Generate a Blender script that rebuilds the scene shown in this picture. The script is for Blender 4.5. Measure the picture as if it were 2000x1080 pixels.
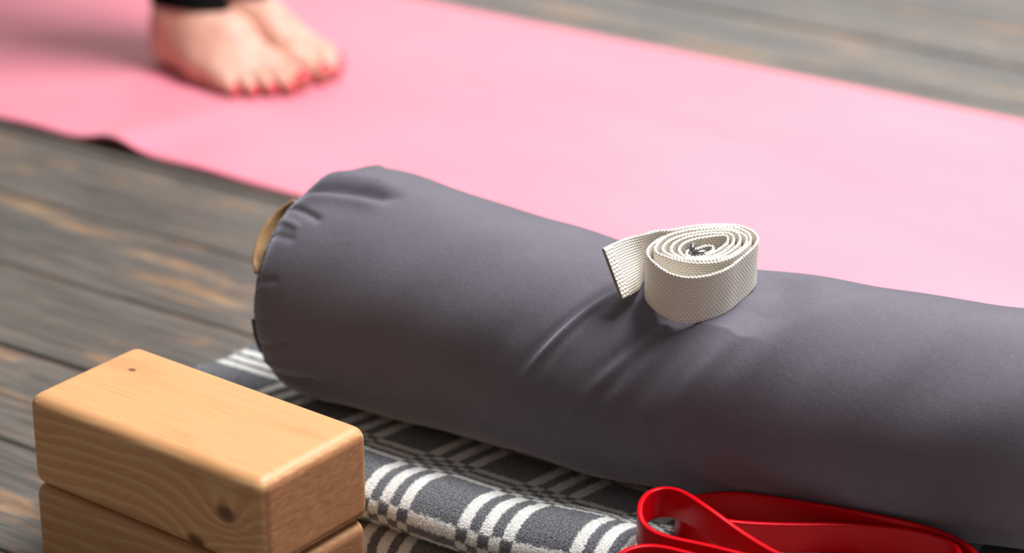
import bpy, math, random
import numpy as np
from mathutils import Vector, Matrix

# ------------------------------------------------------------------ clear
for o in list(bpy.data.objects):
    bpy.data.objects.remove(o)
SC = bpy.context.scene
COL = SC.collection
random.seed(4)
rng = np.random.default_rng(7)

# ------------------------------------------------------------------ camera
# The floor boards and the mat run along X, the window wall is towards +Y, metres.
CAM = (1.2963, -1.9367, 0.975)
cam_data = bpy.data.cameras.new('camera')
cam = bpy.data.objects.new('camera', cam_data)
COL.objects.link(cam)
cam.location = CAM
cam.rotation_euler = (math.radians(90 - 23.1128), 0, math.radians(33.85))
cam_data.sensor_width = 36.0
cam_data.lens = 90.0
cam_data.clip_start = 0.05
cam_data.dof.use_dof = True
cam_data.dof.focus_distance = 1.87
cam_data.dof.aperture_fstop = 3.3
SC.camera = cam

# ------------------------------------------------------------------ world and lights
world = bpy.data.worlds.new('world')
SC.world = world
world.use_nodes = True
bg = world.node_tree.nodes['Background']
bg.inputs[0].default_value = (1.0, 0.93, 0.88, 1)
bg.inputs[1].default_value = 0.26


def area_light(name, loc, target, sx, sy, power, color):
    d = bpy.data.lights.new(name, 'AREA')
    d.shape = 'RECTANGLE'
    d.size, d.size_y = sx, sy
    d.energy = power
    d.color = color
    o = bpy.data.objects.new(name, d)
    COL.objects.link(o)
    o.location = loc
    v = Vector(target) - Vector(loc)
    o.rotation_euler = v.to_track_quat('-Z', 'Y').to_euler()
    return o


# daylight through the tall windows of the wall beyond the mat
area_light('window_daylight_high', (1.05, 0.55, 3.05), (0.2, -0.3, 0.0), 1.7, 1.1, 245, (0.95, 0.975, 1.0))
area_light('window_daylight_low', (-0.6, 3.3, 1.6), (-0.1, 0.0, 0.4), 4.0, 1.9, 48, (0.97, 0.98, 1.0))
SC.view_settings.view_transform = 'Standard'
SC.view_settings.look = 'None'
SC.view_settings.gamma = 1.0
SC.view_settings.use_curve_mapping = False
SC.view_settings.exposure = 0.0


# ------------------------------------------------------------------ helpers
def lin(r, g, b):
    def f(c):
        c /= 255.0
        return c / 12.92 if c <= 0.04045 else ((c + 0.055) / 1.055) ** 2.4
    return (f(r), f(g), f(b), 1.0)


def new_mesh(name, verts, faces, uvs=None, smooth=True):
    me = bpy.data.meshes.new(name)
    v = np.asarray(verts, dtype=np.float32).reshape(-1, 3)
    fa = np.asarray(faces, dtype=np.int32)
    me.vertices.add(len(v))
    me.vertices.foreach_set('co', v.ravel())
    n, k = fa.shape
    me.loops.add(n * k)
    me.loops.foreach_set('vertex_index', fa.ravel())
    me.polygons.add(n)
    me.polygons.foreach_set('loop_start', np.arange(0, n * k, k, dtype=np.int32))
    me.polygons.foreach_set('use_smooth', np.full(n, smooth, dtype=bool))
    if uvs is not None:
        u = np.asarray(uvs, dtype=np.float32).reshape(-1, 2)
        lay = me.uv_layers.new(name='UVMap')
        lay.data.foreach_set('uv', u[fa.ravel()].ravel())
    me.update(calc_edges=True)
    me.validate()
    return me


def link(name, me, mat=None, parent=None):
    o = bpy.data.objects.new(name, me)
    COL.objects.link(o)
    if mat is not None:
        me.materials.clear()
        me.materials.append(mat)
    if parent is not None:
        o.parent = parent
    return o


def tag(o, label, cat, group=None, kind=None):
    o['label'] = label
    o['category'] = cat
    if group:
        o['group'] = group
    if kind:
        o['kind'] = kind
    return o


def empty(name, loc=(0, 0, 0), rz=0.0):
    o = bpy.data.objects.new(name, None)
    COL.objects.link(o)
    o.location = loc
    o.rotation_euler = (0, 0, rz)
    o.empty_display_size = 0.05
    return o


def grid_faces(n, m, close_m=False, close_n=False, flip=False):
    ni = n if close_n else n - 1
    mi = m if close_m else m - 1
    i, j = np.meshgrid(np.arange(ni), np.arange(mi), indexing='ij')
    a = i * m + j
    b = i * m + (j + 1) % m
    c = ((i + 1) % n) * m + (j + 1) % m
    d = ((i + 1) % n) * m + j
    f = np.stack([a, b, c, d], -1).reshape(-1, 4)
    return f[:, ::-1] if flip else f


def smoothstep(x, a, b):
    t = np.clip((x - a) / (b - a), 0, 1)
    return t * t * (3 - 2 * t)


def catmull(pts, n, closed=False):
    """Even arc-length samples of a smooth curve through pts."""
    P = np.asarray(pts, float)
    if closed:
        P = np.vstack([P[-1], P, P[0], P[1]])
    else:
        P = np.vstack([2 * P[0] - P[1], P, 2 * P[-1] - P[-2]])
    out = []
    for i in range(1, len(P) - 2):
        p0, p1, p2, p3 = P[i - 1], P[i], P[i + 1], P[i + 2]
        for t in np.linspace(0, 1, 24, endpoint=False):
            out.append(0.5 * (2 * p1 + (p2 - p0) * t + (2 * p0 - 5 * p1 + 4 * p2 - p3) * t * t + (3 * p1 - p0 - 3 * p2 + p3) * t ** 3))
    out.append(P[-2])
    out = np.array(out)
    d = np.concatenate([[0], np.cumsum(np.linalg.norm(np.diff(out, axis=0), axis=1))])
    s = np.linspace(0, d[-1], n)
    return np.stack([np.interp(s, d, out[:, k]) for k in range(out.shape[1])], -1), s


def ribbon_section(w, t, r, nw=10, nr=3):
    """Closed rounded rectangle, w along 'up', t along 'side' (centred)."""
    pts = []
    hw, ht = w / 2, t / 2
    r = min(r, ht * 0.999)
    corners = [(ht - r, hw - r, 0), (-(ht - r), hw - r, 90), (-(ht - r), -(hw - r), 180), (ht - r, -(hw - r), 270)]
    for i, (cx, cy, a0) in enumerate(corners):
        for k in range(nr + 1):
            a = math.radians(a0 + 90 * k / nr)
            pts.append((cx + r * math.cos(a), cy + r * math.sin(a)))
        nx, ny, na = corners[(i + 1) % 4]
        p = pts[-1]
        a = math.radians(na)
        q = (nx + r * math.cos(a), ny + r * math.sin(a))
        m = nw if i in (1, 3) else 0
        for k in range(1, m):
            pts.append((p[0] + (q[0] - p[0]) * k / m, p[1] + (q[1] - p[1]) * k / m))
    return np.array(pts)


def sweep(path, up, sec, closed=False):
    """Ribbon: section (side, up) carried along path; up may vary per point."""
    path = np.asarray(path, float)
    T = np.gradient(path, axis=0)
    if closed:
        T = np.roll(path, -1, 0) - np.roll(path, 1, 0)
    T /= np.linalg.norm(T, axis=1)[:, None] + 1e-12
    U = np.broadcast_to(np.asarray(up, float), path.shape).copy()
    U -= (U * T).sum(1)[:, None] * T
    U /= np.linalg.norm(U, axis=1)[:, None]
    S = np.cross(T, U)
    V = path[:, None] + S[:, None] * sec[None, :, 0:1] + U[:, None] * sec[None, :, 1:2]
    n, m = V.shape[:2]
    F = [grid_faces(n, m, close_m=True, close_n=closed)]
    V = V.reshape(-1, 3)
    if not closed:                                   # end caps as triangle fans padded to quads
        c0, c1 = len(V), len(V) + 1
        V = np.vstack([V, path[0], path[-1]])
        j = np.arange(0, m - 1, 2)
        F.append(np.stack([np.full_like(j, c0), (j + 2) % m, j + 1, j], -1))
        b = (n - 1) * m
        F.append(np.stack([np.full_like(j, c1), b + j, b + j + 1, b + (j + 2) % m], -1))
    return V, np.vstack(F)


class Nodes:
    """Tiny wrapper to write shader graphs."""

    def __init__(self, name):
        self.mat = bpy.data.materials.new(name)
        self.mat.use_nodes = True
        self.t = self.mat.node_tree
        self.t.nodes.clear()
        self.out = self.t.nodes.new('ShaderNodeOutputMaterial')
        self.p = self.t.nodes.new('ShaderNodeBsdfPrincipled')
        self.t.links.new(self.p.outputs[0], self.out.inputs[0])

    def put(self, sock, v):
        if hasattr(v, 'is_output'):
            self.t.links.new(v, sock)
        elif v is not None:
            if hasattr(sock.default_value, '__len__') and not hasattr(v, '__len__'):
                v = (v,) * len(sock.default_value)
            sock.default_value = v

    def n(self, kind, out=0, props=None, **kw):
        nd = self.t.nodes.new(kind)
        for k, v in (props or {}).items():
            setattr(nd, k, v)
        for k, v in kw.items():
            key = int(k[1:]) if k[0] == 'i' and k[1:].isdigit() else k.replace('_', ' ')
            self.put(nd.inputs[key], v)
        return nd.outputs[out]

    def math(self, op, a, b=None, c=None):
        return self.n('ShaderNodeMath', 0, {'operation': op}, i0=a, i1=b, i2=c)

    def add(self, a, b): return self.math('ADD', a, b)
    def sub(self, a, b): return self.math('SUBTRACT', a, b)
    def mul(self, a, b): return self.math('MULTIPLY', a, b)

    def vmap(self, vec, scale=(1, 1, 1), loc=(0, 0, 0), rot=(0, 0, 0)):
        return self.n('ShaderNodeMapping', 0, None, Vector=vec, Scale=scale, Location=loc, Rotation=rot)

    def noise(self, vec, scale, detail=3, rough=0.5, dist=0.0, out=0):
        return self.n('ShaderNodeTexNoise', out, None, Vector=vec, Scale=scale, Detail=detail, Roughness=rough, Distortion=dist)

    def ramp(self, fac, stops, interp='LINEAR'):
        nd = self.t.nodes.new('ShaderNodeValToRGB')
        nd.color_ramp.interpolation = interp
        el = nd.color_ramp.elements
        while len(el) < len(stops):
            el.new(0.5)
        for e, (p, c) in zip(el, stops):
            e.position = p
            e.color = c if hasattr(c, '__len__') else (c, c, c, 1)
        self.put(nd.inputs[0], fac)
        return nd.outputs[0]

    def mix(self, fac, a, b, mode='MIX'):
        nd = self.t.nodes.new('ShaderNodeMix')
        nd.data_type = 'RGBA'
        nd.blend_type = mode
        nd.clamp_factor = True
        self.put(nd.inputs[0], fac)
        self.put(nd.inputs[6], a)
        self.put(nd.inputs[7], b)
        return nd.outputs[2]

    def fmix(self, fac, a, b):
        nd = self.t.nodes.new('ShaderNodeMix')
        self.put(nd.inputs[0], fac)
        self.put(nd.inputs[2], a)
        self.put(nd.inputs[3], b)
        return nd.outputs[0]

    def step(self, x, a, b):
        return self.n('ShaderNodeMapRange', 0, {'interpolation_type': 'SMOOTHSTEP'}, Value=x, From_Min=a, From_Max=b)

    def obj(self): return self.n('ShaderNodeTexCoord', 3)
    def uv(self): return self.n('ShaderNodeTexCoord', 2)
    def pos(self): return self.n('ShaderNodeNewGeometry', 0)
    def rand(self): return self.n('ShaderNodeObjectInfo', 5)

    def xyz(self, v):
        nd = self.t.nodes.new('ShaderNodeSeparateXYZ')
        self.put(nd.inputs[0], v)
        return nd.outputs[0], nd.outputs[1], nd.outputs[2]

    def comb(self, x, y, z=0.0):
        return self.n('ShaderNodeCombineXYZ', 0, None, X=x, Y=y, Z=z)

    def bump(self, h, strength, dist, normal=None):
        nd = self.t.nodes.new('ShaderNodeBump')
        nd.inputs['Strength'].default_value = strength
        nd.inputs['Distance'].default_value = dist
        self.put(nd.inputs['Height'], h)
        if normal is not None:
            self.put(nd.inputs['Normal'], normal)
        return nd.outputs[0]

    def set(self, **kw):
        for k, v in kw.items():
            self.put(self.p.inputs[k.replace('_', ' ')], v)
        return self.mat


# ------------------------------------------------------------------ materials
def mat_floor():
    N = Nodes('worn_painted_boards')
    r = N.rand()
    p = N.pos()
    off = N.n('ShaderNodeVectorMath', 0, {'operation': 'ADD'}, i0=p, i1=N.comb(N.mul(r, 37.0), N.mul(r, 11.0), 0.0))
    grain = N.noise(N.vmap(off, (5, 150, 1)), 1.0, 6, 0.6, 0.4)
    fine = N.noise(N.vmap(off, (18, 520, 1)), 1.0, 3, 0.6)
    blotch = N.noise(N.vmap(off, (3.2, 17, 1)), 1.0, 5, 0.62, 0.6)
    wear = N.noise(N.vmap(off, (5.5, 30, 1)), 1.0, 6, 0.66, 0.8)
    base = N.ramp(grain, [(0.28, lin(44, 39, 35)), (0.5, lin(88, 81, 74)), (0.72, lin(120, 112, 104))])
    base = N.mix(0.35, base, N.ramp(blotch, [(0.35, lin(78, 76, 74)), (0.65, lin(128, 118, 108))]))
    w = N.mul(N.step(wear, 0.50, 0.64), N.step(blotch, 0.40, 0.56))
    tan = N.ramp(N.noise(N.vmap(off, (7, 70, 1)), 1.0, 3), [(0.35, lin(146, 102, 68)), (0.65, lin(182, 146, 106))])
    col = N.mix(N.mul(w, 0.64), base, tan)
    col = N.mix(N.mul(N.step(fine, 0.52, 0.34), 0.55), col, lin(44, 38, 34))
    col = N.mix(N.mul(r, 0.25), col, lin(84, 78, 74))
    h = N.add(N.mul(grain, 0.8), N.mul(fine, 0.5))
    return N.set(Base_Color=col, Roughness=N.ramp(grain, [(0.3, 0.33), (0.7, 0.47)]), Specular_IOR_Level=0.5,
                 Normal=N.bump(h, 0.55, 0.0022))


def mat_plain(name, color, rough=0.6, spec=0.4, **kw):
    N = Nodes(name)
    return N.set(Base_Color=color, Roughness=rough, Specular_IOR_Level=spec, **kw)


def mat_yoga_mat():
    N = Nodes('pink_rubber_mat')
    o = N.obj()
    n1 = N.noise(o, 420, 2, 0.6)
    n2 = N.noise(N.vmap(o, (2.2, 5.0, 1)), 1.0, 4, 0.55)
    col = N.mix(N.step(n2, 0.3, 0.7), lin(222, 116, 134), lin(229, 126, 143))
    return N.set(Base_Color=col, Roughness=0.55, Specular_IOR_Level=0.9, Sheen_Weight=0.45, Sheen_Roughness=0.4,
                 Normal=N.bump(n1, 0.25, 0.0008))


def mat_bolster(name='grey_cotton_canvas'):
    N = Nodes(name)
    u = N.uv()
    o = N.obj()
    ux, uy, _ = N.xyz(u)
    # twill: fine diagonal threads; lint: short pale fibres; soft large variation
    tw = N.math('SINE', N.mul(N.add(ux, N.mul(uy, 0.6)), 5200.0))
    lint = N.noise(N.vmap(u, (900, 1500, 1), rot=(0, 0, 0.5)), 1.0, 2, 0.7, 0.6)
    big = N.noise(o, 14, 4, 0.6)
    mid = N.noise(o, 160, 3, 0.6)
    col = N.ramp(big, [(0.3, lin(91, 86, 95)), (0.7, lin(98, 93, 102))])
    col = N.mix(N.mul(N.step(lint, 0.58, 0.76), 0.6), col, lin(160, 156, 164))
    col = N.mix(N.mul(N.step(mid, 0.5, 0.35), 0.10), col, lin(72, 66, 72))
    h = N.add(N.mul(tw, 0.12), N.add(N.mul(lint, 0.9), N.mul(mid, 0.8)))
    return N.set(Base_Color=col, Roughness=0.72, Specular_IOR_Level=0.35, Sheen_Weight=1.0, Sheen_Roughness=0.3,
                 Sheen_Tint=lin(225, 225, 240), Normal=N.bump(h, 0.45, 0.0009))


def mat_blanket():
    N = Nodes('plaid_fleece')
    u = N.uv()
    fuzz = N.noise(u, 420, 2, 0.6, out=1)
    fuzz2 = N.noise(N.vmap(u, (260, 1100, 1)), 1.0, 2, 0.6, out=1)
    f1 = N.n('ShaderNodeVectorMath', 0, {'operation': 'SUBTRACT'}, i0=fuzz, i1=(0.5, 0.5, 0.5))
    f2 = N.n('ShaderNodeVectorMath', 0, {'operation': 'SUBTRACT'}, i0=fuzz2, i1=(0.5, 0.5, 0.5))
    d = N.n('ShaderNodeVectorMath', 0, {'operation': 'ADD'},
            i0=N.n('ShaderNodeVectorMath', 0, {'operation': 'MULTIPLY'}, i0=f1, i1=(0.0042, 0.0042, 0)),
            i1=N.n('ShaderNodeVectorMath', 0, {'operation': 'MULTIPLY'}, i0=f2, i1=(0.0034, 0.0034, 0)))
    q = N.n('ShaderNodeVectorMath', 0, {'operation': 'ADD'}, i0=u, i1=d)
    x, y, _ = N.xyz(q)

    def stripes(c, centre, period, w, gap):
        # three pale lines repeated each period, one of them on the centre
        m = N.math('FLOORED_MODULO', N.add(c, period * 50.5 - centre), period)
        a = N.math('ABSOLUTE', N.sub(m, period / 2))
        l0 = N.step(a, w / 2 + 0.0011, w / 2 - 0.0011)
        b = N.math('ABSOLUTE', N.sub(a, w + gap))
        l1 = N.step(b, w / 2 + 0.0011, w / 2 - 0.0011)
        return N.math('MAXIMUM', l0, l1)
    sx = N.mul(stripes(x, 0.2610, 0.0932, 0.0098, 0.0092), N.step(x, 0.049, 0.052))   # plain border at the end
    sy = stripes(y, 0.0, 0.0890, 0.0085, 0.0058)
    xor = N.math('ABSOLUTE', N.sub(sx, sy))
    mot = N.noise(u, 700, 3, 0.65)
    dark = N.ramp(mot, [(0.28, lin(46, 45, 48)), (0.5, lin(80, 80, 85)), (0.72, lin(146, 147, 154))])
    pale = N.ramp(mot, [(0.3, lin(208, 203, 196)), (0.6, lin(240, 237, 232))])
    col = N.mix(xor, dark, pale)
    h = N.add(N.mul(mot, 1.0), N.mul(N.noise(N.vmap(u, (350, 900, 1)), 1.0, 3, 0.6), 0.8))
    return N.set(Base_Color=col, Roughness=0.95, Specular_IOR_Level=0.1, Sheen_Weight=0.5, Sheen_Roughness=0.5,
                 Normal=N.bump(h, 0.8, 0.0022))


def mat_webbing():
    N = Nodes('natural_cotton_webbing')
    u = N.uv()
    x, y, _ = N.xyz(u)
    pw, ph = 0.00285, 0.00205
    row = N.math('FLOOR', N.math('DIVIDE', y, ph))
    odd = N.math('FLOORED_MODULO', row, 2.0)
    xs = N.add(N.math('DIVIDE', x, pw), N.mul(odd, 0.5))
    fx = N.sub(N.math('FRACT', xs), 0.5)
    fy = N.sub(N.math('FRACT', N.math('DIVIDE', y, ph)), 0.5)
    r2 = N.add(N.mul(N.mul(fx, fx), 3.2), N.mul(N.mul(fy, fy), 3.4))
    bead = N.math('MAXIMUM', N.sub(1.0, r2), 0.0)
    thread = N.noise(N.vmap(u, (900, 2600, 1)), 1.0, 2, 0.6)
    col = N.ramp(bead, [(0.0, lin(200, 186, 168)), (0.35, lin(238, 229, 216)), (0.9, lin(247, 242, 234))])
    col = N.mix(N.mul(N.step(thread, 0.45, 0.3), 0.3), col, lin(176, 156, 134))
    h = N.add(N.math('POWER', bead, 0.6), N.mul(thread, 0.25))
    return N.set(Base_Color=col, Roughness=0.9, Specular_IOR_Level=0.15, Normal=N.bump(h, 0.75, 0.0008))


def mat_wood(name, knots, dark=1.0, seed=0.0):
    """Pine block, grain along local X. knots: (axis, cx, c2, size, warp) on the faces 'front' (x,z) or 'top' (x,y)."""
    N = Nodes(name)
    o = N.obj()
    x, y, z = N.xyz(o)
    lowf = N.noise(N.vmap(o, (7, 24, 24), loc=(seed, seed * 2, 0)), 1.0, 3, 0.5)
    c = N.add(N.add(N.mul(z, 1.0), N.mul(y, 0.8)), N.mul(N.sub(lowf, 0.5), 0.020))
    c = N.add(c, N.mul(x, -0.10))
    knot_mask = None
    for (face, kx, k2, size, warp) in knots:
        b, other, side = (z, y, -1.0) if face == 'front' else (y, z, 1.0)
        dx = N.sub(x, kx)
        db = N.sub(b, k2)
        dist = N.math('SQRT', N.add(N.mul(N.mul(dx, dx), 0.55), N.mul(db, db)))
        near = N.step(N.mul(other, side), 0.0, 0.03)
        infl = N.mul(N.math('EXPONENT', N.mul(dist, -1.0 / (size * 2.3))), near)
        c = N.add(c, N.mul(infl, warp))
        m = N.mul(N.step(N.add(dist, N.mul(N.sub(lowf, 0.5), size * 0.5)), size * 1.15, size * 0.35), near)
        knot_mask = m if knot_mask is None else N.math('MAXIMUM', knot_mask, m)
    ring = N.math('FRACT', N.mul(c, 95.0))
    line = N.mul(N.step(ring, 0.0, 0.75), N.step(ring, 1.0, 0.85))
    fib = N.noise(N.vmap(o, (14, 420, 420), loc=(seed, 0, 0)), 1.0, 4, 0.6)
    stain = N.noise(N.vmap(o, (10, 30, 30), loc=(seed + 3, 0, 0)), 1.0, 3, 0.55)
    k = dark
    _, _, nz0 = N.xyz(N.n('ShaderNodeTexCoord', 1))
    line = N.mul(line, N.sub(1.0, N.mul(N.step(nz0, 0.5, 0.95), 0.72)))     # flat-sawn top shows its rings faintly
    col = N.ramp(line, [(0.0, lin(199 * k, 146 * k, 98 * k)), (0.6, lin(201 * k, 149 * k, 101 * k)), (1.0, lin(212 * k, 166 * k, 116 * k))])
    col = N.mix(N.mul(N.step(fib, 0.5, 0.32), 0.22), col, lin(150 * k, 98 * k, 58 * k))
    col = N.mix(N.mul(N.step(stain, 0.52, 0.74), 0.28), col, lin(168 * k, 104 * k, 58 * k))
    if knot_mask is not None:
        col = N.mix(N.mul(knot_mask, 0.85), col, lin(84, 46, 32))
    # end grain darker, rubbed pale scratches
    ny = N.n('ShaderNodeTexCoord', 1)
    nx, _, _ = N.xyz(ny)
    endg = N.step(N.math('ABSOLUTE', nx), 0.75, 0.95)
    rings = N.noise(N.vmap(o, (1, 90, 300), rot=(0.5, 0, 0)), 1.0, 3, 0.55)
    ecol = N.ramp(rings, [(0.3, lin(150 * k, 98 * k, 66 * k)), (0.7, lin(176 * k, 122 * k, 84 * k))])
    col = N.mix(endg, col, ecol)
    sc = N.noise(N.vmap(o, (60, 420, 200), rot=(0, 0, 0.9)), 1.0, 2, 0.5)
    col = N.mix(N.mul(N.step(sc, 0.74, 0.80), 0.5), col, lin(246, 214, 160))
    return N.set(Base_Color=col, Roughness=0.5, Specular_IOR_Level=0.45,
                 Normal=N.bump(fib, 0.12, 0.0006))


def mat_skin():
    N = Nodes('skin')
    o = N.obj()
    n = N.noise(o, 38, 3, 0.6)
    col = N.mix(N.step(n, 0.3, 0.7), lin(197, 143, 122), lin(211, 161, 142))
    return N.set(Base_Color=col, Roughness=0.5, Specular_IOR_Level=0.4, Subsurface_Weight=0.18,
                 Subsurface_Radius=(0.01, 0.004, 0.002), Subsurface_Scale=0.6)


M_FLOOR = mat_floor()
M_GAP = mat_plain('dark_joint', lin(24, 20, 17), 0.95, 0.1)
M_MAT = mat_yoga_mat()
M_BOLSTER = mat_bolster()
M_BOLSTER_DARK = mat_plain('dark_grey_zip_tape', lin(34, 32, 35), 0.85, 0.2)
M_THREAD = mat_plain('dark_grey_thread', lin(52, 49, 55), 0.8, 0.2)
M_BLANKET = mat_blanket()
M_WEB = mat_webbing()
M_STEEL = mat_plain('brushed_steel', lin(150, 148, 150), 0.24, 0.5, Metallic=1.0)
M_RUBBER = mat_plain('red_latex', lin(182, 0, 14), 0.36, 0.16)
M_SKIN = mat_skin()
M_NAIL = mat_plain('coral_red_nail_polish', lin(222, 42, 62), 0.22, 0.6)
M_BLACK = mat_plain('black_jersey', lin(7, 7, 8), 0.95, 0.08)
M_TAN = None


def mat_tan():
    N = Nodes('tan_leather')
    o = N.obj()
    n = N.noise(o, 90, 4, 0.6)
    col = N.ramp(n, [(0.3, lin(124, 92, 60)), (0.7, lin(168, 132, 92))])
    return N.set(Base_Color=col, Roughness=0.7, Specular_IOR_Level=0.3, Normal=N.bump(n, 0.4, 0.001))


M_TAN = mat_tan()

# ------------------------------------------------------------------ floor
sub = new_mesh('floor', [(-4, -3, -0.03), (4, -3, -0.03), (4, 5, -0.03), (-4, 5, -0.03),
                         (-4, -3, -0.022), (4, -3, -0.022), (4, 5, -0.022), (-4, 5, -0.022)],
               [(3, 2, 1, 0), (4, 5, 6, 7), (0, 1, 5, 4), (1, 2, 6, 5), (2, 3, 7, 6), (3, 0, 4, 7)], smooth=False)
floor = link('floor', sub, M_GAP)
floor['kind'] = 'structure'
PW = 0.14


def plank_mesh(i):
    w = PW / 2 - 0.0018
    sec = [(-w, -0.0219), (w, -0.0219), (w, -0.003), (w - 0.0012, -0.001), (w - 0.004, 0.0), (0.0, -0.0006 + 0.0004 * (i % 3)),
           (-w + 0.004, 0.0), (-w + 0.0012, -0.001), (-w, -0.003)]
    sec = np.array(sec)
    xs = np.array([-3.2, 3.2])
    m = len(sec)
    V = np.array([[x, a, b] for x in xs for a, b in sec])
    F = grid_faces(2, m, close_m=True)
    c = len(V)
    V = np.vstack([V, [(-3.2, 0, -0.01), (3.2, 0, -0.01)]])
    T = [(c, (j + 1) % m, j, j) for j in range(m)]
    me = bpy.data.meshes.new('plank')
    faces = [tuple(f) for f in F] + [(c, (j + 1) % m, j) for j in range(m)] + [(c + 1, m + j, m + (j + 1) % m) for j in range(m)]
    me.from_pydata(V.tolist(), [], faces)
    me.materials.append(M_FLOOR)
    me.update()
    return me


plank_meshes = [plank_mesh(i) for i in range(3)]
for k in range(-8, 24):
    p = link('plank', plank_meshes[k % 3], None, floor)
    p.location = (0.0, -0.007 + PW * k + PW / 2, -0.0006 * ((k * 7) % 3))

# ------------------------------------------------------------------ yoga mat
def build_mat():
    nx, ny = 520, 190
    x = np.linspace(-1.16, 0.67, nx)
    y = np.linspace(0.008, 0.643, ny)
    X, Y = np.meshgrid(x, y, indexing='ij')
    # a ripple lifts the near edge and runs diagonally towards the feet
    axis = -0.535 + (Y - 0.008) * 0.16
    fall = np.exp(-((Y - 0.008) / 0.135) ** 2)
    rip = 0.0125 * fall * np.exp(-((X - axis) / 0.036) ** 2)
    rip += 0.0028 * np.exp(-((Y - 0.01) / 0.16) ** 2) * np.exp(-((X + 0.66) / 0.06) ** 2)
    rip += 0.0022 * np.exp(-((Y) / 0.10) ** 2) * np.exp(-((X + 0.41) / 0.05) ** 2)
    soft = 0.0006 * (np.sin(X * 9 + Y * 4) + 1) * np.exp(-(Y / 0.5) ** 2)
    Z = 0.0045 + rip + soft
    top = np.stack([X, Y, Z], -1)
    bot = np.stack([X, Y, Z - 0.0042], -1)
    V = np.vstack([top.reshape(-1, 3), bot.reshape(-1, 3)])
    F = [grid_faces(nx, ny, flip=True), grid_faces(nx, ny) + nx * ny]
    edge = np.concatenate([np.arange(nx) * ny, (nx - 1) * ny + np.arange(1, ny), (np.arange(nx - 2, -1, -1)) * ny + ny - 1, np.arange(ny - 2, 0, -1)])
    ne, base = len(edge), len(V)
    V = np.vstack([V, V[edge], V[edge + nx * ny]])       # the cut edge has its own vertices, so it stays crisp
    e1 = base + np.arange(ne)
    e2 = np.roll(e1, -1)
    F.append(np.stack([e1, e1 + ne, e2 + ne, e2], -1)[:, ::-1])
    me = new_mesh('yoga_mat', V, np.vstack(F))
    o = link('yoga_mat', me, M_MAT)
    return tag(o, 'pink rubber yoga mat rolled out across the boards behind the grey bolster', 'yoga mat')


build_mat()

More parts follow.
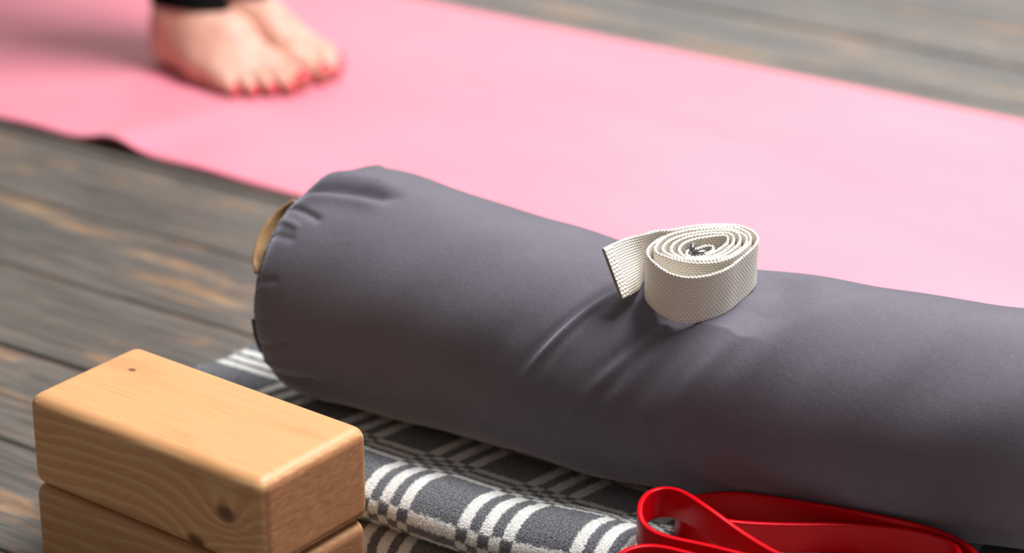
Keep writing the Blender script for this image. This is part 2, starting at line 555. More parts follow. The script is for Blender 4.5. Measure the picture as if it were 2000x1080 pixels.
# ------------------------------------------------------------------ folded blanket
def build_blanket():
    prof = [(-0.20, 0.046), (-0.30, 0.045), (-0.40, 0.041), (-0.455, 0.0475), (-0.490, 0.054), (-0.520, 0.064), (-0.540, 0.0675),
            (-0.556, 0.062), (-0.5635, 0.050), (-0.557, 0.0385), (-0.535, 0.034), (-0.44, 0.029), (-0.30, 0.031), (-0.205, 0.031),
            (-0.197, 0.0265), (-0.205, 0.022), (-0.30, 0.0205), (-0.44, 0.0195), (-0.54, 0.0235), (-0.560, 0.0225), (-0.5685, 0.0145),
            (-0.560, 0.0065), (-0.53, 0.0050), (-0.40, 0.005), (-0.20, 0.005)]
    ns, nv = 430, 520
    path, arc = catmull(prof, nv)
    s = np.linspace(-0.022, 0.80, ns)
    # v = 0 on the middle pale line of the group in the valley
    i0 = np.argmin(np.where(arc < 0.4, abs(path[:, 0] + 0.496), 9))
    v = arc - arc[i0]
    S = s[:, None] + 0 * v[None]
    Tm = path[None, :, 0] + 0 * S
    Zm = path[None, :, 1] + 0 * S
    # normals of the section
    d = np.gradient(path, axis=0)
    d /= np.linalg.norm(d, axis=1)[:, None]
    nrm = np.stack([d[:, 1], -d[:, 0]], -1)          # +z side for the top layer (path runs to -t)
    # gentle unevenness along the length
    wav = 0.0022 * np.sin(s * 17 + 0.6) + 0.0014 * np.sin(s * 41 + 1.9)
    top = smoothstep(path[:, 0], -0.45, -0.53)
    lift = np.clip(path[:, 1] / 0.06, 0, 1.1)
    Zm = Zm + wav[:, None] * (top * lift)[None]
    Tm = Tm + (0.004 * np.sin(s * 13 + 1.0) + 0.002 * np.sin(s * 33))[:, None] * top[None]
    # the second fold drifts a little from the first
    low = smoothstep(path[:, 1], 0.034, 0.02)
    Tm = Tm - (0.003 + 0.006 * np.sin(s * 9 + 2.2))[:, None] * (low * top)[None]
    # the left end settles lower where nothing presses on it
    h = 0.0042
    nz = rng.normal(0, 1, S.shape)
    k = 0.00022
    A = np.stack([S, Tm + nrm[None, :, 0] * h, Zm + nrm[None, :, 1] * h + nz * k], -1)
    B = np.stack([S, Tm - nrm[None, :, 0] * h, Zm - nrm[None, :, 1] * h], -1)
    B[..., 2] = np.maximum(B[..., 2], 0.0006)
    A[..., 2] = np.maximum(A[..., 2], 0.0006)
    jag = 0.0016 * rng.normal(0, 1, nv)
    A[0, :, 0] += jag
    B[0, :, 0] += jag
    V = np.vstack([A.reshape(-1, 3), B.reshape(-1, 3)])
    UV = np.stack([S, v[None] + 0 * S], -1).reshape(-1, 2)
    UV = np.vstack([UV, UV])
    n = ns * nv
    F = [grid_faces(ns, nv), grid_faces(ns, nv, flip=True) + n]
    for row in (0, ns - 1):
        a = row * nv + np.arange(nv - 1)
        q = np.stack([a, a + 1, a + 1 + n, a + n], -1)
        F.append(q[:, ::-1] if row == 0 else q)
    for colm in (0, nv - 1):
        a = np.arange(ns - 1) * nv + colm
        F.append(np.stack([a, a + nv, a + nv + n, a + n], -1))
    me = new_mesh('folded_blanket', V, np.vstack(F), UV)
    o = link('folded_blanket', me, M_BLANKET)
    # raised nap: single short fibres standing out of the pale and dark yarns of the upper side
    nf = 150000
    vis = np.where((path[:, 0] < -0.36) & (arc < arc[i0] + 0.22))[0]
    fi = rng.uniform(0, ns - 1.001, nf)
    fj = rng.uniform(vis[0], vis[-1] - 0.001, nf)
    a0, b0 = fi.astype(int), fj.astype(int)
    fa, fb = (fi - a0)[:, None], (fj - b0)[:, None]
    base = A[a0, b0] * (1 - fa) * (1 - fb) + A[a0 + 1, b0] * fa * (1 - fb) + A[a0, b0 + 1] * (1 - fa) * fb + A[a0 + 1, b0 + 1] * fa * fb
    nn = np.stack([np.zeros(nf), nrm[b0, 0], nrm[b0, 1]], -1)
    lean = rng.normal(0, 0.75, (nf, 3)) + np.array([0.35, -0.1, 0.0])
    dirn = nn + lean
    dirn /= np.linalg.norm(dirn, axis=1)[:, None]
    side = np.cross(dirn, rng.normal(0, 1, (nf, 3)))
    side /= np.linalg.norm(side, axis=1)[:, None]
    ln = rng.uniform(0.0009, 0.0021, nf)[:, None]
    tri = np.stack([base - side * 0.00016, base + side * 0.00016, base + dirn * ln], 1).reshape(-1, 3)
    fu = np.stack([s[a0] * (1 - fa[:, 0]) + s[a0 + 1] * fa[:, 0], v[b0] * (1 - fb[:, 0]) + v[b0 + 1] * fb[:, 0]], -1)
    pile = link('pile', new_mesh('pile', tri, np.arange(nf * 3).reshape(-1, 3), np.repeat(fu, 3, 0)), M_BLANKET, o)
    pile['kind'] = 'stuff'
    return tag(o, 'folded black and white plaid fleece blanket lying under the grey bolster', 'blanket')


build_blanket()

# ------------------------------------------------------------------ bolster
BS = np.array([0., .12, .25, .38, .5, .75])
BR = np.array([0.0972, 0.0985, 0.0928, 0.0896, 0.0887, 0.0887])
BT = np.array([-0.4346, -0.401, -0.4015, -0.3993, -0.3732, -0.3179])
BZ = np.array([0.1377, 0.1406, 0.1413, 0.138, 0.1371, 0.1384])
SE, RIM, CAPL, CAPX = 0.0814, 0.8256, 0.0396, 2.24
S_END = 0.77


def hermite(V, s):
    m = np.gradient(V, BS)
    i = np.clip(np.searchsorted(BS, s) - 1, 0, len(BS) - 2)
    h = BS[i + 1] - BS[i]
    x = (s - BS[i]) / h
    return (2 * x**3 - 3 * x**2 + 1) * V[i] + (x**3 - 2 * x**2 + x) * h * m[i] + (-2 * x**3 + 3 * x**2) * V[i + 1] + (x**3 - x**2) * h * m[i + 1]


def bolster_axis(s):
    return hermite(BR, s), hermite(BT, s), hermite(BZ, s)


def bolster_taper(s):
    x = np.clip((s - SE) / CAPL, 0, 1)
    k = RIM + (1 - RIM) * (1 - (1 - x) ** CAPX) ** (1 / CAPX)
    x = np.clip((S_END - s) / CAPL, 0, 1)
    return np.minimum(k, RIM + (1 - RIM) * (1 - (1 - x) ** CAPX) ** (1 / CAPX))


# frame of the rolled strap that sits on the bolster: base plane point, normal
TILT = math.radians(11)
SN = np.array([math.sin(TILT) * 0.557, -math.sin(TILT) * 0.8305, math.cos(TILT)])
SF = np.array([0.454, -0.438, 0.2085])


def crease(S, D, a, b, width, amp, kind='ridge', taper=0.35):
    """Height of a fold along the segment a-b in (s, theta degrees)."""
    r = 0.09
    ax, ay = a[0], math.radians(a[1]) * r
    bx, by = b[0], math.radians(b[1]) * r
    px, py = S - ax, D * r - ay
    L = math.hypot(bx - ax, by - ay)
    ux, uy = (bx - ax) / L, (by - ay) / L
    t = (px * ux + py * uy) / L
    d = -px * uy + py * ux
    end = smoothstep(t, -0.12, taper) * smoothstep(t, 1.25, 1 - taper)
    if kind == 'ridge':
        f = np.exp(-(d / width) ** 2)
    elif kind == 'step':                              # sharp on one side, easing on the other
        f = np.where(d > 0, np.exp(-(d / (width * 0.45)) ** 2), np.exp(-(d / (width * 1.8)) ** 2))
    else:
        f = np.exp(-(d / width) ** 2) - 0.7 * np.exp(-((d - 1.5 * width) / (1.1 * width)) ** 2)
    return amp * f * end


def build_bolster():
    root = empty('yoga_bolster', (0.42, -0.385, 0.045))
    ns, nt = 560, 420
    s = np.concatenate([SE + (np.linspace(0, 1, 90) ** 1.4) * CAPL, np.linspace(SE + CAPL, S_END - CAPL, ns - 130)[1:],
                        S_END - CAPL + (1 - (1 - np.linspace(0, 1, 41)) ** 1.5)[1:] * CAPL])
    ns = len(s)
    th = np.linspace(0, 2 * np.pi, nt, endpoint=False)
    R, T, Z = bolster_axis(s)
    k = bolster_taper(s)
    S, TH = np.meshgrid(s, th, indexing='ij')
    disp = np.zeros_like(S)
    D = TH
    for args in [
        # folds below the strap's free end
        ((.392, 113), (.340, 168), .0036, .0027, 'fold'), ((.385, 121), (.352, 157), .0024, .0010, 'ridge'),
        ((.440, 128), (.398, 166), .0045, .0026, 'fold'), ((.440, 142), (.402, 182), .0070, .0026, 'fold'),
        ((.462, 138), (.430, 186), .0065, .0017, 'fold'), ((.420, 150), (.375, 186), .0055, .0016, 'ridge'),
        ((.500, 118), (.455, 170), .0075, .0015, 'fold'), ((.375, 140), (.352, 176), .0040, .0012, 'ridge'),
        ((.540, 96), (.505, 150), .0085, .0013, 'fold'), ((.585, 92), (.555, 150), .0100, .0011, 'fold'),
        ((.330, 150), (.310, 182), .0080, .0012, 'ridge'), ((.640, 90), (.610, 140), .012, .0011, 'fold'),
        # puckers running out of the left end seam
        ((.084, 104), (.160, 103), .0062, -.0072, 'ridge', .15), ((.092, 113), (.158, 111), .0060, .0030, 'ridge', .2),
        ((.086, 118), (.120, 126), .0030, -.0028, 'ridge', .1), ((.084, 126), (.106, 131), .0026, .0018, 'ridge', .1),
        ((.083, 135), (.108, 138), .0032, -.0012, 'ridge', .1), ((.084, 92), (.150, 94), .0090, .0034, 'ridge', .2),
        ((.082, 160), (.104, 158), .0028, -.0010, 'ridge', .1), ((.082, 180), (.104, 178), .0026, -.0012, 'ridge', .1),
        ((.082, 196), (.116, 188), .0034, -.0026, 'ridge', .1), ((.083, 206), (.128, 200), .0036, .0022, 'ridge', .1),
        ((.083, 216), (.130, 208), .0034, -.0030, 'ridge', .1), ((.082, 80), (.11, 80), .004, -.003, 'ridge', .1),
        ((.082, 66), (.11, 66), .004, .003, 'ridge', .1), ((.082, 48), (.11, 48), .004, -.003, 'ridge', .1),
        ((.082, 236), (.115, 232), .004, -.0025, 'ridge', .1), ((.082, 252), (.115, 250), .004, .0022, 'ridge', .1),
    ]:
        disp += crease(S, D, *args)
    # swell of the filling near the left end and slow lumps along the length
    disp += 0.0028 * np.exp(-((S - .155) / .035) ** 2) * np.exp(-((D - math.radians(82)) / .35) ** 2)
    disp += 0.0009 * np.sin(S * 31 + 2.0 * np.sin(D * 2)) * np.sin(D * 3 + 1.1) + 0.0006 * np.sin(S * 67 + D * 5)
    r = (R * k)[:, None] + disp * smoothstep(S, SE - 0.001, SE + 0.006)
    P = np.stack([S, T[:, None] + r * np.cos(TH), Z[:, None] + r * np.sin(TH)], -1)
    # the strap presses a shallow seat into the top
    c = SF + np.array([-0.006, 0.040, 0.0])
    dist = np.hypot((P[..., 0] - c[0]) / 0.051, (P[..., 1] - c[1]) / 0.058)
    plane = SF[2] - ((P[..., 0] - SF[0]) * SN[0] + (P[..., 1] - SF[1]) * SN[1]) / SN[2] - 0.0006
    over = np.maximum(P[..., 2] - plane, 0)
    P[..., 2] -= np.where(P[..., 2] > 0.15, np.minimum(over, 0.011) * smoothstep(dist, 1.55, 0.8), 0)
    # flattened where it lies on the blanket
    floorz = 0.0505
    low = np.maximum(floorz - P[..., 2], 0)
    P[..., 2] += low * 0.85
    arc = TH * 0.095
    UV = np.stack([S, arc], -1)
    V = P.reshape(-1, 3)
    me = new_mesh('cover', V, grid_faces(ns, nt, close_m=True), UV.reshape(-1, 2))
    cover = link('cover', me, M_BOLSTER)
    # end panels: slightly domed discs inside the rim
    parts = [cover]
    for s0, sg, name in ((SE, -1, 'end_panel'), (S_END, 1, 'end_panel')):
        ring = P[0] if sg < 0 else P[-1]
        cen = ring.mean(0)
        nr = 14
        rows = []
        for q in range(nr + 1):
            f = 1 - q / nr
            row = cen + (ring - cen) * f
            row[:, 0] += sg * 0.012 * (1 - f ** 2)
            rows.append(row)
        PP = np.array(rows)
        UVp = np.stack([PP[..., 1] * 0.9, PP[..., 2] * 0.9], -1)
        me = new_mesh(name, PP.reshape(-1, 3), grid_faces(nr + 1, nt, close_m=True, flip=sg > 0), UVp.reshape(-1, 2))
        parts.append(link(name, me, M_BOLSTER))
        # welt: the rolled seam allowance standing proud of the rim
        a = np.linspace(0, 2 * np.pi, 12, endpoint=False)
        cr = cen + (ring - cen) * 1.006
        nrm = (ring - cen) / np.linalg.norm(ring - cen, axis=1)[:, None]
        wob = 1 + 0.22 * np.sin(th * 23 + 1) + 0.15 * np.sin(th * 41)
        W = cr[:, None] + nrm[:, None] * (0.0022 * np.cos(a))[None, :, None] * wob[:, None, None]
        W[..., 0] += sg * (0.0030 * np.sin(a))[None] + sg * 0.0006
        uvw = np.stack([np.broadcast_to(th[:, None] * .09, W.shape[:2]), np.broadcast_to(a[None] * .002, W.shape[:2])], -1)
        me = new_mesh('seam_welt', W.reshape(-1, 3), grid_faces(nt, 12, close_m=True, close_n=True), uvw.reshape(-1, 2))
        parts.append(link('seam_welt', me, M_BOLSTER))
    # stitches along the left seam
    st = []
    fc = []
    ring = P[14]
    for i in range(0, nt, 4):
        p, q = ring[i], ring[(i + 2) % nt]
        n = np.array([0, math.cos(th[i]), math.sin(th[i])])
        d = (q - p) / np.linalg.norm(q - p)
        w = np.cross(n, d) * 0.0005
        b = len(st)
        st += [p + w, p - w, q - w, q + w, p + n * .0007, q + n * .0007]
        fc += [(b, b + 1, b + 4, b + 4), (b + 1, b + 2, b + 5, b + 4), (b + 2, b + 3, b + 5, b + 5), (b + 3, b, b + 4, b + 5)]
    me = bpy.data.meshes.new('stitching')
    me.from_pydata([tuple(map(float, q)) for q in st], [], [tuple(dict.fromkeys(map(int, f))) for f in fc])
    o = link('stitching', me, M_THREAD)
    o['kind'] = 'stuff'
    o['label'] = 'dark stitches beside the end seam'
    parts.append(o)
    # tan carry handle arched across the left end
    R0, T0, Z0 = [float(q[0]) for q in bolster_axis(np.array([SE]))]
    ha = math.radians(131)
    cdir = np.array([0, math.cos(ha), math.sin(ha)])
    tdir = np.array([0, -math.sin(ha), math.cos(ha)])
    pts = []
    for f in np.linspace(-1, 1, 9):
        out = 0.013 * (1 - f * f) ** 0.8 + 0.004
        pts.append(np.array([SE - out, T0, Z0]) + cdir * 0.063 + tdir * 0.033 * f)
    path, _ = catmull(pts, 60)
    V, F = sweep(path, cdir * 0.9 + np.array([-0.25, 0, 0]), ribbon_section(0.026, 0.003, 0.0012, 8, 3))
    o = link('carry_handle', new_mesh('carry_handle', V, F), M_TAN)
    o['label'] = 'tan leather carry handle'
    parts.append(o)
    # black zip pull-tab end at the foot of the end panel
    za = math.radians(196)
    zp = np.array([[SE - 0.004, T0 + math.cos(q) * R0 * .818, Z0 + math.sin(q) * R0 * .818] for q in np.linspace(math.radians(184), math.radians(208), 30)])
    V, F = sweep(zp, np.array([-1, 0, 0]), ribbon_section(0.007, 0.004, 0.0015, 4, 3))
    o = link('zip_tape', new_mesh('zip_tape', V, F), M_BOLSTER_DARK)
    o['label'] = 'black zip tape end'
    parts.append(o)
    for q in parts:
        q.parent = root
        q.matrix_parent_inverse = Matrix.Translation(root.location).inverted()
    return tag(root, 'grey cotton yoga bolster lying on the plaid blanket', 'bolster')


build_bolster()

# ------------------------------------------------------------------ wooden blocks
def build_block(name, loc, rz, size, mat, label):
    import bmesh
    bm = bmesh.new()
    bmesh.ops.create_cube(bm, size=1.0)
    bmesh.ops.scale(bm, vec=size, verts=bm.verts)
    bmesh.ops.bevel(bm, geom=list(bm.edges), offset=0.0105, segments=6, profile=0.5, affect='EDGES')
    bmesh.ops.subdivide_edges(bm, edges=[e for e in bm.edges if e.calc_length() > 0.03], cuts=2)
    me = bpy.data.meshes.new(name)
    bm.to_mesh(me)
    bm.free()
    for p in me.polygons:
        p.use_smooth = True
    o = link(name, me, mat)
    o.location = loc
    o.rotation_euler = (0, 0, rz)
    m = o.modifiers.new('weighted', 'WEIGHTED_NORMAL')
    m.keep_sharp = False
    return tag(o, label, 'yoga block', 'wooden yoga blocks in a stack')


BX, BY, BZH = 0.237, 0.115, 0.075
W1 = mat_wood('pine_upper', [('front', 0.083, 0.003, 0.0085, 0.045), ('front', 0.052, -0.030, 0.008, 0.03), ('top', -0.085, 0.020, 0.003, 0.012)], 1.0, 1.3)
W2 = mat_wood('pine_lower', [('front', -0.02, -0.02, 0.006, 0.03)], 0.88, 5.1)
BLK = (0.165, -0.6665)
build_block('yoga_block', (BLK[0] - 0.001, BLK[1] - 0.001, 0.0375), math.radians(-4.6), (BX, BY, BZH), W2, 'darker pine yoga block standing on the floor, underneath the other block')
build_block('yoga_block', (BLK[0], BLK[1], 0.1127), math.radians(-3.7), (BX, BY, BZH), W1, 'paler knotty pine yoga block lying on top of the other block')

# ------------------------------------------------------------------ rolled strap
def cam_basis():
    p = math.radians(23.1128)
    u = np.array([0.8305, 0.557])                     # image right in the floor plane
    f = np.array([-0.557, 0.8305])
    return p, u, f


def back_project(px, py, point, normal):
    """Where the sight line of a photo pixel meets a real plane: used to measure the rolled shapes."""
    p, u, f = cam_basis()
    a, v = (px - 1000) / 5000.0, -(py - 540) / 5000.0
    h = math.cos(p) + v * math.sin(p)
    d = np.array([u[0] * a + f[0] * h, u[1] * a + f[1] * h, -math.sin(p) + v * math.cos(p)])
    C = np.array(CAM)
    k = np.dot(np.asarray(point) - C, normal) / np.dot(d, normal)
    return C + d * k


SW, ST = 0.0405, 0.0019


def build_strap():
    root = empty('yoga_strap', tuple(SF + np.array([0.012, 0.042, 0.004])))
    topo = SF + SN * SW
    e1 = np.array([0.8305, 0.557, 0.0]); e1 -= SN * e1.dot(SN); e1 /= np.linalg.norm(e1)
    e2 = np.cross(SN, e1)

    def plan(q, off=(0, 0), sc=1.0):
        P = back_project(off[0] + q[0] / sc, off[1] + q[1] / sc, topo, SN)
        return np.array([np.dot(P - topo, e1), np.dot(P - topo, e2)])
    Z = dict(off=(1250, 420), sc=7.716)
    turn1 = [(450, 212), (700, 160), (950, 130), (1250, 128), (1450, 148), (1620, 198), (1735, 275), (1780, 350), (1750, 430), (1650, 535), (1500, 655),
             (1350, 765), (1180, 840), (1000, 893), (800, 925), (620, 918), (420, 862), (285, 780), (180, 690), (115, 605), (105, 540), (135, 480), (200, 415)]
    turn2 = [(290, 350), (430, 290), (620, 232), (850, 190), (1050, 168), (1250, 165), (1400, 185), (1545, 228), (1640, 295), (1670, 365), (1640, 440),
             (1540, 535), (1400, 625), (1230, 682), (1050, 708), (850, 712), (650, 690), (450, 640), (300, 590), (215, 525)]
    tail = [plan((1163, 497)), plan((1205, 478)), plan((1250, 461)), plan((1285, 449))]
    P1 = [plan(q, **Z) for q in turn1]
    P2 = [plan(q, **Z) for q in turn2]
    # inner turns: the second turn drawn in step by step to the hollow round the rings
    hollow = plan((950, 492), **Z)
    core = np.array([plan(q, **Z) for q in [(690, 520), (800, 432), (1000, 375), (1200, 335), (1320, 345), (1250, 430), (1130, 515), (1000, 580), (850, 622), (740, 610)]])

    def polar(pts):
        r = np.asarray(pts) - hollow
        ang = np.arctan2(r[:, 1], r[:, 0])
        o = np.argsort(ang)
        return ang[o], np.hypot(r[:, 0], r[:, 1])[o]
    a2, r2 = polar(P2)
    ac, rc = polar(catmull(core, 80, closed=True)[0][:-1])
    start = math.atan2(*(P2[-1] - hollow)[::-1])
    inner, prev = [], []
    npt, nturn = 40, 4
    for i in range(npt * nturn):
        an = start - 2 * math.pi * (i + 1) / npt         # clockwise like the traced turns
        w = (i + 1) / (npt * nturn)
        an = (an + math.pi) % (2 * math.pi) - math.pi
        rr = np.interp(an, a2, r2, period=2 * math.pi) * (1 - w) + np.interp(an, ac, rc, period=2 * math.pi) * w
        lastr = prev[i - npt] if i >= npt else np.interp(an, a2, r2, period=2 * math.pi)
        rr = min(rr, lastr - 0.0020)
        prev.append(rr)
        inner.append(hollow + rr * np.array([math.cos(an), math.sin(an)]))
    inner = inner[1:-2:2] + [plan(q, **Z) for q in [(745, 505), (850, 505), (960, 466), (1060, 458), (1118, 500), (1050, 565), (940, 600)]]
    pts2 = np.array(tail + P1 + P2 + inner)
    path2, arc = catmull(pts2, 3200)
    # gentle smoothing of the traced hand shake
    ker = np.hanning(41); ker /= ker.sum()
    pad = np.vstack([np.repeat(path2[:1], 20, 0), path2, np.repeat(path2[-1:], 20, 0)])
    sm = np.stack([np.convolve(pad[:, i], ker, 'valid') for i in range(2)], -1)
    wgt = smoothstep(arc, 0.0, 0.01)[:, None]
    path2 = path2 * (1 - wgt) + sm * wgt
    n = len(path2)
    path = topo + path2[:, :1] * e1 + path2[:, 1:] * e2
    up = np.tile(SN, (n, 1))
    # the outer front turn sags and the free end leans and drops against the slope of the bolster
    f_tail = smoothstep(arc, 0.055, 0.0)
    up += f_tail[:, None] * (e1 * -0.80 + e2 * 0.15 + SN * 0.0)
    up /= np.linalg.norm(up, axis=1)[:, None]
    i1 = np.argmin(np.linalg.norm(path2 - np.array(P1[-1]), axis=1))
    a1 = arc[i1]
    rise = 0.0007 * np.sin(arc * 55) + smoothstep(arc, a1 - 0.02, a1 + 0.05) * 0.0006
    path = path + SN * rise[:, None] - up * (SW / 2)
    sec = ribbon_section(SW, ST, 0.0009, 24, 3)
    V, F = sweep(path, up, sec)
    m = len(sec)
    # woven selvedge: the long edges are scalloped
    Vn = V[:n * m].reshape(n, m, 3)
    edge = np.clip((abs(sec[:, 1]) - (SW / 2 - 0.0012)) / 0.0012, 0, 1) * np.sign(sec[:, 1])
    Vn += up[:, None] * (edge[None] * (0.00045 * np.sin(arc * 2 * np.pi / 0.00285) + 0.0002 * rng.normal(0, 1, n))[:, None])[..., None]
    uv = np.zeros((len(V), 2))
    uv[:n * m, 0] = np.repeat(arc, m)
    uv[:n * m, 1] = np.tile(sec[:, 1] + 1.0, n)
    web = link('webbing', new_mesh('webbing', V, F, uv), M_WEB)
    parts = [web]
    # hem sewn over the free end
    k = np.searchsorted(arc, 0.0078)
    V, F = sweep(path[:k] + 0.0 * up[:k], up[:k], ribbon_section(SW * 1.005, ST + 0.0018, 0.0018, 24, 4))
    uv = np.zeros((len(V), 2))
    sec2 = ribbon_section(SW * 1.005, ST + 0.0018, 0.0018, 24, 4)
    uv[:k * len(sec2), 0] = np.repeat(arc[:k] * 1.0, len(sec2))
    uv[:k * len(sec2), 1] = np.tile(sec2[:, 1] * 0.72 + 1.0, k)
    hem = link('hem', new_mesh('hem', V, F, uv), M_WEB)
    hem['label'] = 'doubled stitched end hem'
    parts.append(hem)
    # two steel D-rings caught in the middle of the roll
    def ring(centre, ax, ay, rx, ry, r):
        a = np.linspace(0, 2 * np.pi, 64, endpoint=False)
        c = np.sign(np.cos(a)) * abs(np.cos(a)) ** 0.75
        s = np.sign(np.sin(a)) * abs(np.sin(a)) ** 0.75
        pts = centre + np.outer(c * rx, ax) + np.outer(s * ry, ay)
        b = np.linspace(0, 2 * np.pi, 14, endpoint=False)
        secc = np.stack([r * np.cos(b), r * np.sin(b)], -1)
        V, F = sweep(pts, np.cross(ax, ay), secc, closed=True)
        return link('buckle_ring', new_mesh('buckle_ring', V, F), M_STEEL)
    c = topo + sum(plan((790, 492), **Z)[i] * (e1, e2)[i] for i in (0, 1))
    parts.append(ring(c - SN * 0.0150, SN, e2 * 0.97 + e1 * 0.22, 0.0160, 0.0050, 0.0022))
    c = topo + sum(plan((915, 560), **Z)[i] * (e1, e2)[i] for i in (0, 1))
    parts.append(ring(c - SN * 0.0165, SN, e1 * 0.95 + e2 * 0.28, 0.0160, 0.0074, 0.0022))
    for q in parts:
        q.parent = root
        q.matrix_parent_inverse = Matrix.Translation(root.location).inverted()
    return tag(root, 'rolled cream cotton strap with metal rings on top of the grey bolster', 'strap')


build_strap()

# ------------------------------------------------------------------ red resistance band
def build_band():
    w, t = 0.0235, 0.0043

    def at(px, py, z):
        return back_project(px, py, (0, 0, z), np.array([0, 0, 1.0]))
    # top-edge points (photo pixel, height) -> one long closed loop of rubber laid in three turns
    ctl = [
        (1385, 963, 0), (1440, 960, .002), (1560, 977, .005), (1700, 1002, .005), (1800, 1024, .003), (1860, 1045, 0), (1905, 1075, 0),
        (1915, 1110, 0), (1880, 1140, 0), (1800, 1152, 0), (1650, 1140, 0), (1500, 1118, 0), (1380, 1088, 0), (1300, 1066, 0), (1250, 1062, 0),
        (1213, 1076, 0), (1196, 1100, 0), (1215, 1128, 0), (1290, 1150, 0), (1420, 1168, 0), (1560, 1172, 0), (1640, 1150, .002), (1600, 1112, .002),
        (1520, 1080, .003), (1440, 1032, .008), (1375, 984, .017), (1325, 954, .018), (1290, 949, .016), (1262, 960, .012), (1248, 985, .008), (1248, 1008, .004),
        (1262, 1030, .002), (1300, 1046, .001), (1370, 1060, 0), (1450, 1080, 0), (1560, 1110, 0), (1700, 1128, 0), (1810, 1122, 0), (1868, 1098, 0),
        (1876, 1070, 0), (1840, 1048, 0), (1760, 1030, 0), (1650, 1022, 0), (1540, 1022, 0), (1440, 1018, 0), (1375, 1008, 0), (1335, 1002, 0),
        (1322, 992, 0), (1335, 974, 0),
    ]

    def rest(t):
        # top of the blanket under the band; past the fold the stiff rubber bridges on
        return np.interp(t, [-.58, -.545, -.53, -.51, -.49, -.46, -.43], [.0755, .0755, .0745, .0680, .0620, .0590, .0585])

    def settle(px, py, lift):
        z = .08
        for _ in range(12):
            P = at(px, py, z)
            z = 0.5 * z + 0.5 * (rest(P[1]) + 0.0012 + w + lift)
        return at(px, py, z)
    pts = [settle(*q) for q in ctl]
    path, arc = catmull(pts, 900, closed=True)
    path = path[:-1]
    # smooth the joints
    ker = np.hanning(31); ker /= ker.sum()
    pad = np.vstack([path[-15:], path, path[:15]])
    path = np.stack([np.convolve(pad[:, i], ker, 'valid') for i in range(3)], -1)
    up = np.tile(np.array([0.0, 0.0, 1.0]), (len(path), 1))
    path[:, 2] -= w / 2
    V, F = sweep(path, up, ribbon_section(w, t, 0.0012, 8, 4), closed=True)
    o = link('resistance_band', new_mesh('resistance_band', V, F), M_RUBBER)
    return tag(o, 'red rubber resistance band looped in front of the grey bolster', 'exercise band')


build_band()

# ------------------------------------------------------------------ person (feet and legs)
def round_cone(P, a, b, r1, r2):
    a, b = np.asarray(a, float), np.asarray(b, float)
    ab = b - a
    t = np.clip(((P - a) @ ab) / (ab @ ab + 1e-12), 0, 1)
    return np.linalg.norm(P - a - t[..., None] * ab, axis=-1) - (r1 + (r2 - r1) * t)


def smin(a, b, k):
    h = np.clip(0.5 + 0.5 * (b - a) / k, 0, 1)
    return b + (a - b) * h - k * h * (1 - h)


BODY = [  # x forward from the heel, y towards the little toe, z up, radius
    ((.030, 0, .028, .028), (.034, 0, .05, .027), .02), ((.024, 0, .05, .021), (.026, 0, .13, .019), .02),
    ((.052, 0, .07, .030), (.050, 0, .16, .030), .02), ((.062, -.006, .072, .028), (.115, -.013, .048, .024), .025),
    ((.115, -.013, .048, .024), (.162, -.020, .024, .0185), .02), ((.05, .012, .034, .026), (.105, .024, .024, .020), .025),
    ((.105, .024, .024, .020), (.150, .034, .015, .0145), .02), ((.085, .004, .05, .026), (.158, .008, .020, .0165), .025),
    ((.03, 0, .022, .022), (.10, .014, .016, .016), .015), ((.165, -.024, .020, .0195), (.160, -.02, .02, .018), .012),
    ((.046, .026, .066, .0105), (.046, .024, .066, .0105), .012), ((.052, -.026, .076, .011), (.052, -.024, .076, .011), .012),
]
TOES = [
    [(.166, -.027, .020, .0140), (.194, -.030, .0150, .0128), (.2140, -.029, .0125, .0115)],
    [(.168, -.009, .020, .0095), (.199, -.0085, .0185, .0085), (.2175, -.0078, .0098, .0080)],
    [(.165, .007, .019, .0090), (.189, .009, .0175, .0080), (.2045, .0100, .0092, .0074)],
    [(.158, .022, .017, .0085), (.179, .025, .0155, .0075), (.1925, .0272, .0086, .0070)],
    [(.148, .034, .0145, .0085), (.165, .0395, .0130, .0075), (.1765, .0418, .0085, .0070)],
]


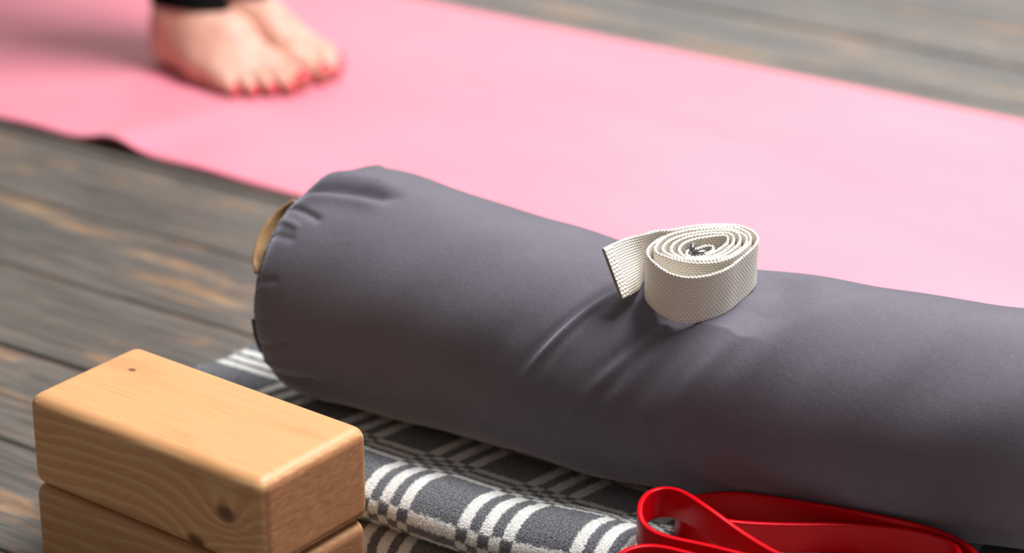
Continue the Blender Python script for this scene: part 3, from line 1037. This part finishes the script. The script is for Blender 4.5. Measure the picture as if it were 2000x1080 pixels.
def build_person():
    root = empty('person', (-0.64, 0.30, 0.0047))
    zf = 0.0057
    feet = [((-.6955, .2720), math.radians(-8), -1), ((-.6880, .3400), math.radians(-1.5), 1)]

    def to_local(P, foot):
        (hx, hy), ang, lat = foot
        dx, dy = P[..., 0] - hx, P[..., 1] - hy
        c, s = math.cos(ang), math.sin(ang)
        return np.stack([dx * c + dy * s, (-dx * s + dy * c) * lat, P[..., 2] - zf], -1)

    def to_world(q, foot):
        (hx, hy), ang, lat = foot
        c, s = math.cos(ang), math.sin(ang)
        y = q[1] * lat
        return np.array([hx + q[0] * c - y * s, hy + q[0] * s + y * c, q[2] + zf])

    def leg_field(P, foot, grow=0.0):
        L = to_local(P, foot)
        # the shin, knee and thigh, bowed very slightly, leaning in to the hip
        d = round_cone(L, (.050, 0, .13), (.046, 0, .30), .031, .050)
        d = smin(d, round_cone(L, (.046, 0, .30), (.058, 0, .45), .050, .049), .03)
        d = smin(d, round_cone(L, (.058, 0, .45), (.05, .01, .78), .052, .078), .03)
        d = smin(d, round_cone(L, (.05, .01, .78), (.035, .0, .90), .082, .085), .05)
        return d - grow

    def foot_field(P, foot):
        L = to_local(P, foot)
        d = None
        for a, b, k in BODY:
            e = round_cone(L, a[:3], b[:3], a[3], b[3])
            d = e if d is None else smin(d, e, k)
        toes = None
        for chain in TOES:
            t = None
            for a, b in zip(chain[:-1], chain[1:]):
                e = round_cone(L, a[:3], b[:3], a[3], b[3])
                t = e if t is None else smin(t, e, .004)
            toes = t if toes is None else np.minimum(toes, t)
        d = smin(d, toes, .006)
        return np.maximum(d, -(L[..., 2] - 0.0004))       # flat sole

    def surface_nets(xs, ys, zs, F):
        nx, ny, nz = F.shape
        inside = F < 0
        corners = [(i, j, k) for i in (0, 1) for j in (0, 1) for k in (0, 1)]
        sl = lambda A, c: A[c[0]:nx - 1 + c[0], c[1]:ny - 1 + c[1], c[2]:nz - 1 + c[2]]
        cnt = sum(sl(inside, c).astype(np.int8) for c in corners)
        act = (cnt > 0) & (cnt < 8)
        idx = -np.ones(act.shape, np.int64)
        ii = np.argwhere(act)
        idx[act] = np.arange(len(ii))
        acc = np.zeros((len(ii), 3)); num = np.zeros(len(ii))
        coord = (xs, ys, zs)
        for a in corners:
            for ax in range(3):
                if a[ax]:
                    continue
                b = list(a); b[ax] = 1
                fa = F[ii[:, 0] + a[0], ii[:, 1] + a[1], ii[:, 2] + a[2]]
                fb = F[ii[:, 0] + b[0], ii[:, 1] + b[1], ii[:, 2] + b[2]]
                m = (fa < 0) != (fb < 0)
                t = np.where(m, fa / np.where(m, fa - fb, 1), 0)
                for q in range(3):
                    pa = coord[q][ii[:, q] + a[q]]
                    pb = coord[q][ii[:, q] + b[q]]
                    acc[:, q] += np.where(m, pa + (pb - pa) * t, 0)
                num += m
        V = acc / num[:, None]
        faces = []
        for ax in range(3):
            A = inside
            lo = [slice(1, -1)] * 3; hi = [slice(1, -1)] * 3
            lo[ax] = slice(0, -1); hi[ax] = slice(1, None)
            ch = np.argwhere(A[tuple(lo)] != A[tuple(hi)])
            base = ch + np.array([0 if q == ax else 1 for q in range(3)])
            u, v = [(1, 2), (2, 0), (0, 1)][ax]
            def cell(du, dv):
                c = base.copy(); c[:, u] -= du; c[:, v] -= dv
                return idx[c[:, 0], c[:, 1], c[:, 2]]
            q = np.stack([cell(1, 1), cell(0, 1), cell(0, 0), cell(1, 0)], -1)
            out = A[base[:, 0], base[:, 1], base[:, 2]]
            q[~out] = q[~out][:, ::-1]
            faces.append(q)
        Fq = np.vstack(faces)
        return V, Fq[(Fq >= 0).all(1)]

    xs = np.arange(-.80, -.44, .0026)
    ys = np.arange(.145, .47, .0026)
    zs = np.concatenate([np.arange(-.004, .12, .0022), np.arange(.12, .97, .012)])
    X, Y, Zz = np.meshgrid(xs, ys, zs, indexing='ij')
    P = np.stack([X, Y, Zz], -1).astype(np.float32)
    nlow = np.searchsorted(zs, .185)
    D = None
    legs = None
    for ft in feet:
        f = leg_field(P, ft)
        legs = f if legs is None else smin(legs, f, .01)
        g = np.full(f.shape, 9.0, np.float32)
        g[:, :, :nlow] = foot_field(P[:, :, :nlow], ft)
        f = smin(f, g, .012)
        D = f if D is None else np.minimum(D, f)
    hips = round_cone(P, (-.645, .255, .90), (-.645, .355, .90), .095, .095)
    D = smin(D, hips, .05)
    legs = smin(legs, hips, .05)
    V, F = surface_nets(xs, ys, zs, D)
    body = link('body', new_mesh('body', V, F), M_SKIN)
    # leggings over the legs, ending in a cuff just above the ankle bones
    cuffz = .0865
    cuff = None
    for ft in feet:
        L = to_local(P, ft)
        c = round_cone(L, (.046, 0, .06), (.046, 0, .16), .0365, .0365)
        c = smin(c, round_cone(L, (.030, 0, .06), (.030, 0, .16), .028, .028), .01)
        cuff = c if cuff is None else np.minimum(cuff, c)
    cuff = np.maximum(cuff, Zz - 0.15)
    G = smin(legs - .0035, cuff, .012)
    G = np.minimum(G, np.maximum(D - .0032, Zz - .2))
    G = np.maximum(G, (cuffz + 0.05 * (X + .645) * 0.4) - Zz)
    V, F = surface_nets(xs, ys, zs, G)
    legg = link('leggings', new_mesh('leggings', V, F), M_BLACK)
    legg['label'] = 'black ankle length leggings'
    parts = [body, legg]
    # painted nails
    for ft in feet:
        for ti, chain in enumerate(TOES):
            a, b = np.array(chain[1]), np.array(chain[2])
            r = b[3]
            d = (b - a)[:3]; d /= np.linalg.norm(d)
            side = np.array([0.0, 1.0, 0.0]); side -= d * side.dot(d); side /= np.linalg.norm(side)
            nup = np.cross(d, side)
            if nup[2] < 0: nup = -nup
            wl = r * (0.80 if ti else 0.85)
            ln = r * (1.05 if ti else 1.15)
            rows = []
            for i in range(7):
                for j in range(7):
                    uu, vv = i / 6 * 2 - 1, j / 6 * 2 - 1
                    au = vv * 0.85
                    radial = nup * math.cos(au) + side * math.sin(au) * (wl / r)
                    fwd = uu * ln * (1 - 0.18 * vv * vv)
                    drop = max(uu - 0.1, 0) ** 2 * r * 0.45
                    rows.append(b[:3] + d * (fwd * 0.62 + r * 0.42) + radial * (r + 0.0008) - nup * drop)
            top = np.array([to_world(q, ft) for q in rows])
            n3 = np.array([0, 0, -0.0012])
            VV = np.vstack([top, top + n3])
            g = grid_faces(7, 7)
            ring = np.array([i for i in range(7)] + [7 * i + 6 for i in range(1, 7)] + [42 + i for i in range(5, -1, -1)] + [7 * i for i in range(5, 0, -1)])
            r2 = np.roll(ring, -1)
            FF = np.vstack([g, g[:, ::-1] + 49, np.stack([ring, r2, r2 + 49, ring + 49], -1)])
            o = link('toenail', new_mesh('toenail', VV, FF), M_NAIL)
            parts.append(o)
    for q in parts:
        q.parent = root
        q.matrix_parent_inverse = Matrix.Translation(root.location).inverted()
    return tag(root, 'barefoot person in black leggings with red toenails standing on the pink mat', 'person')


build_person()
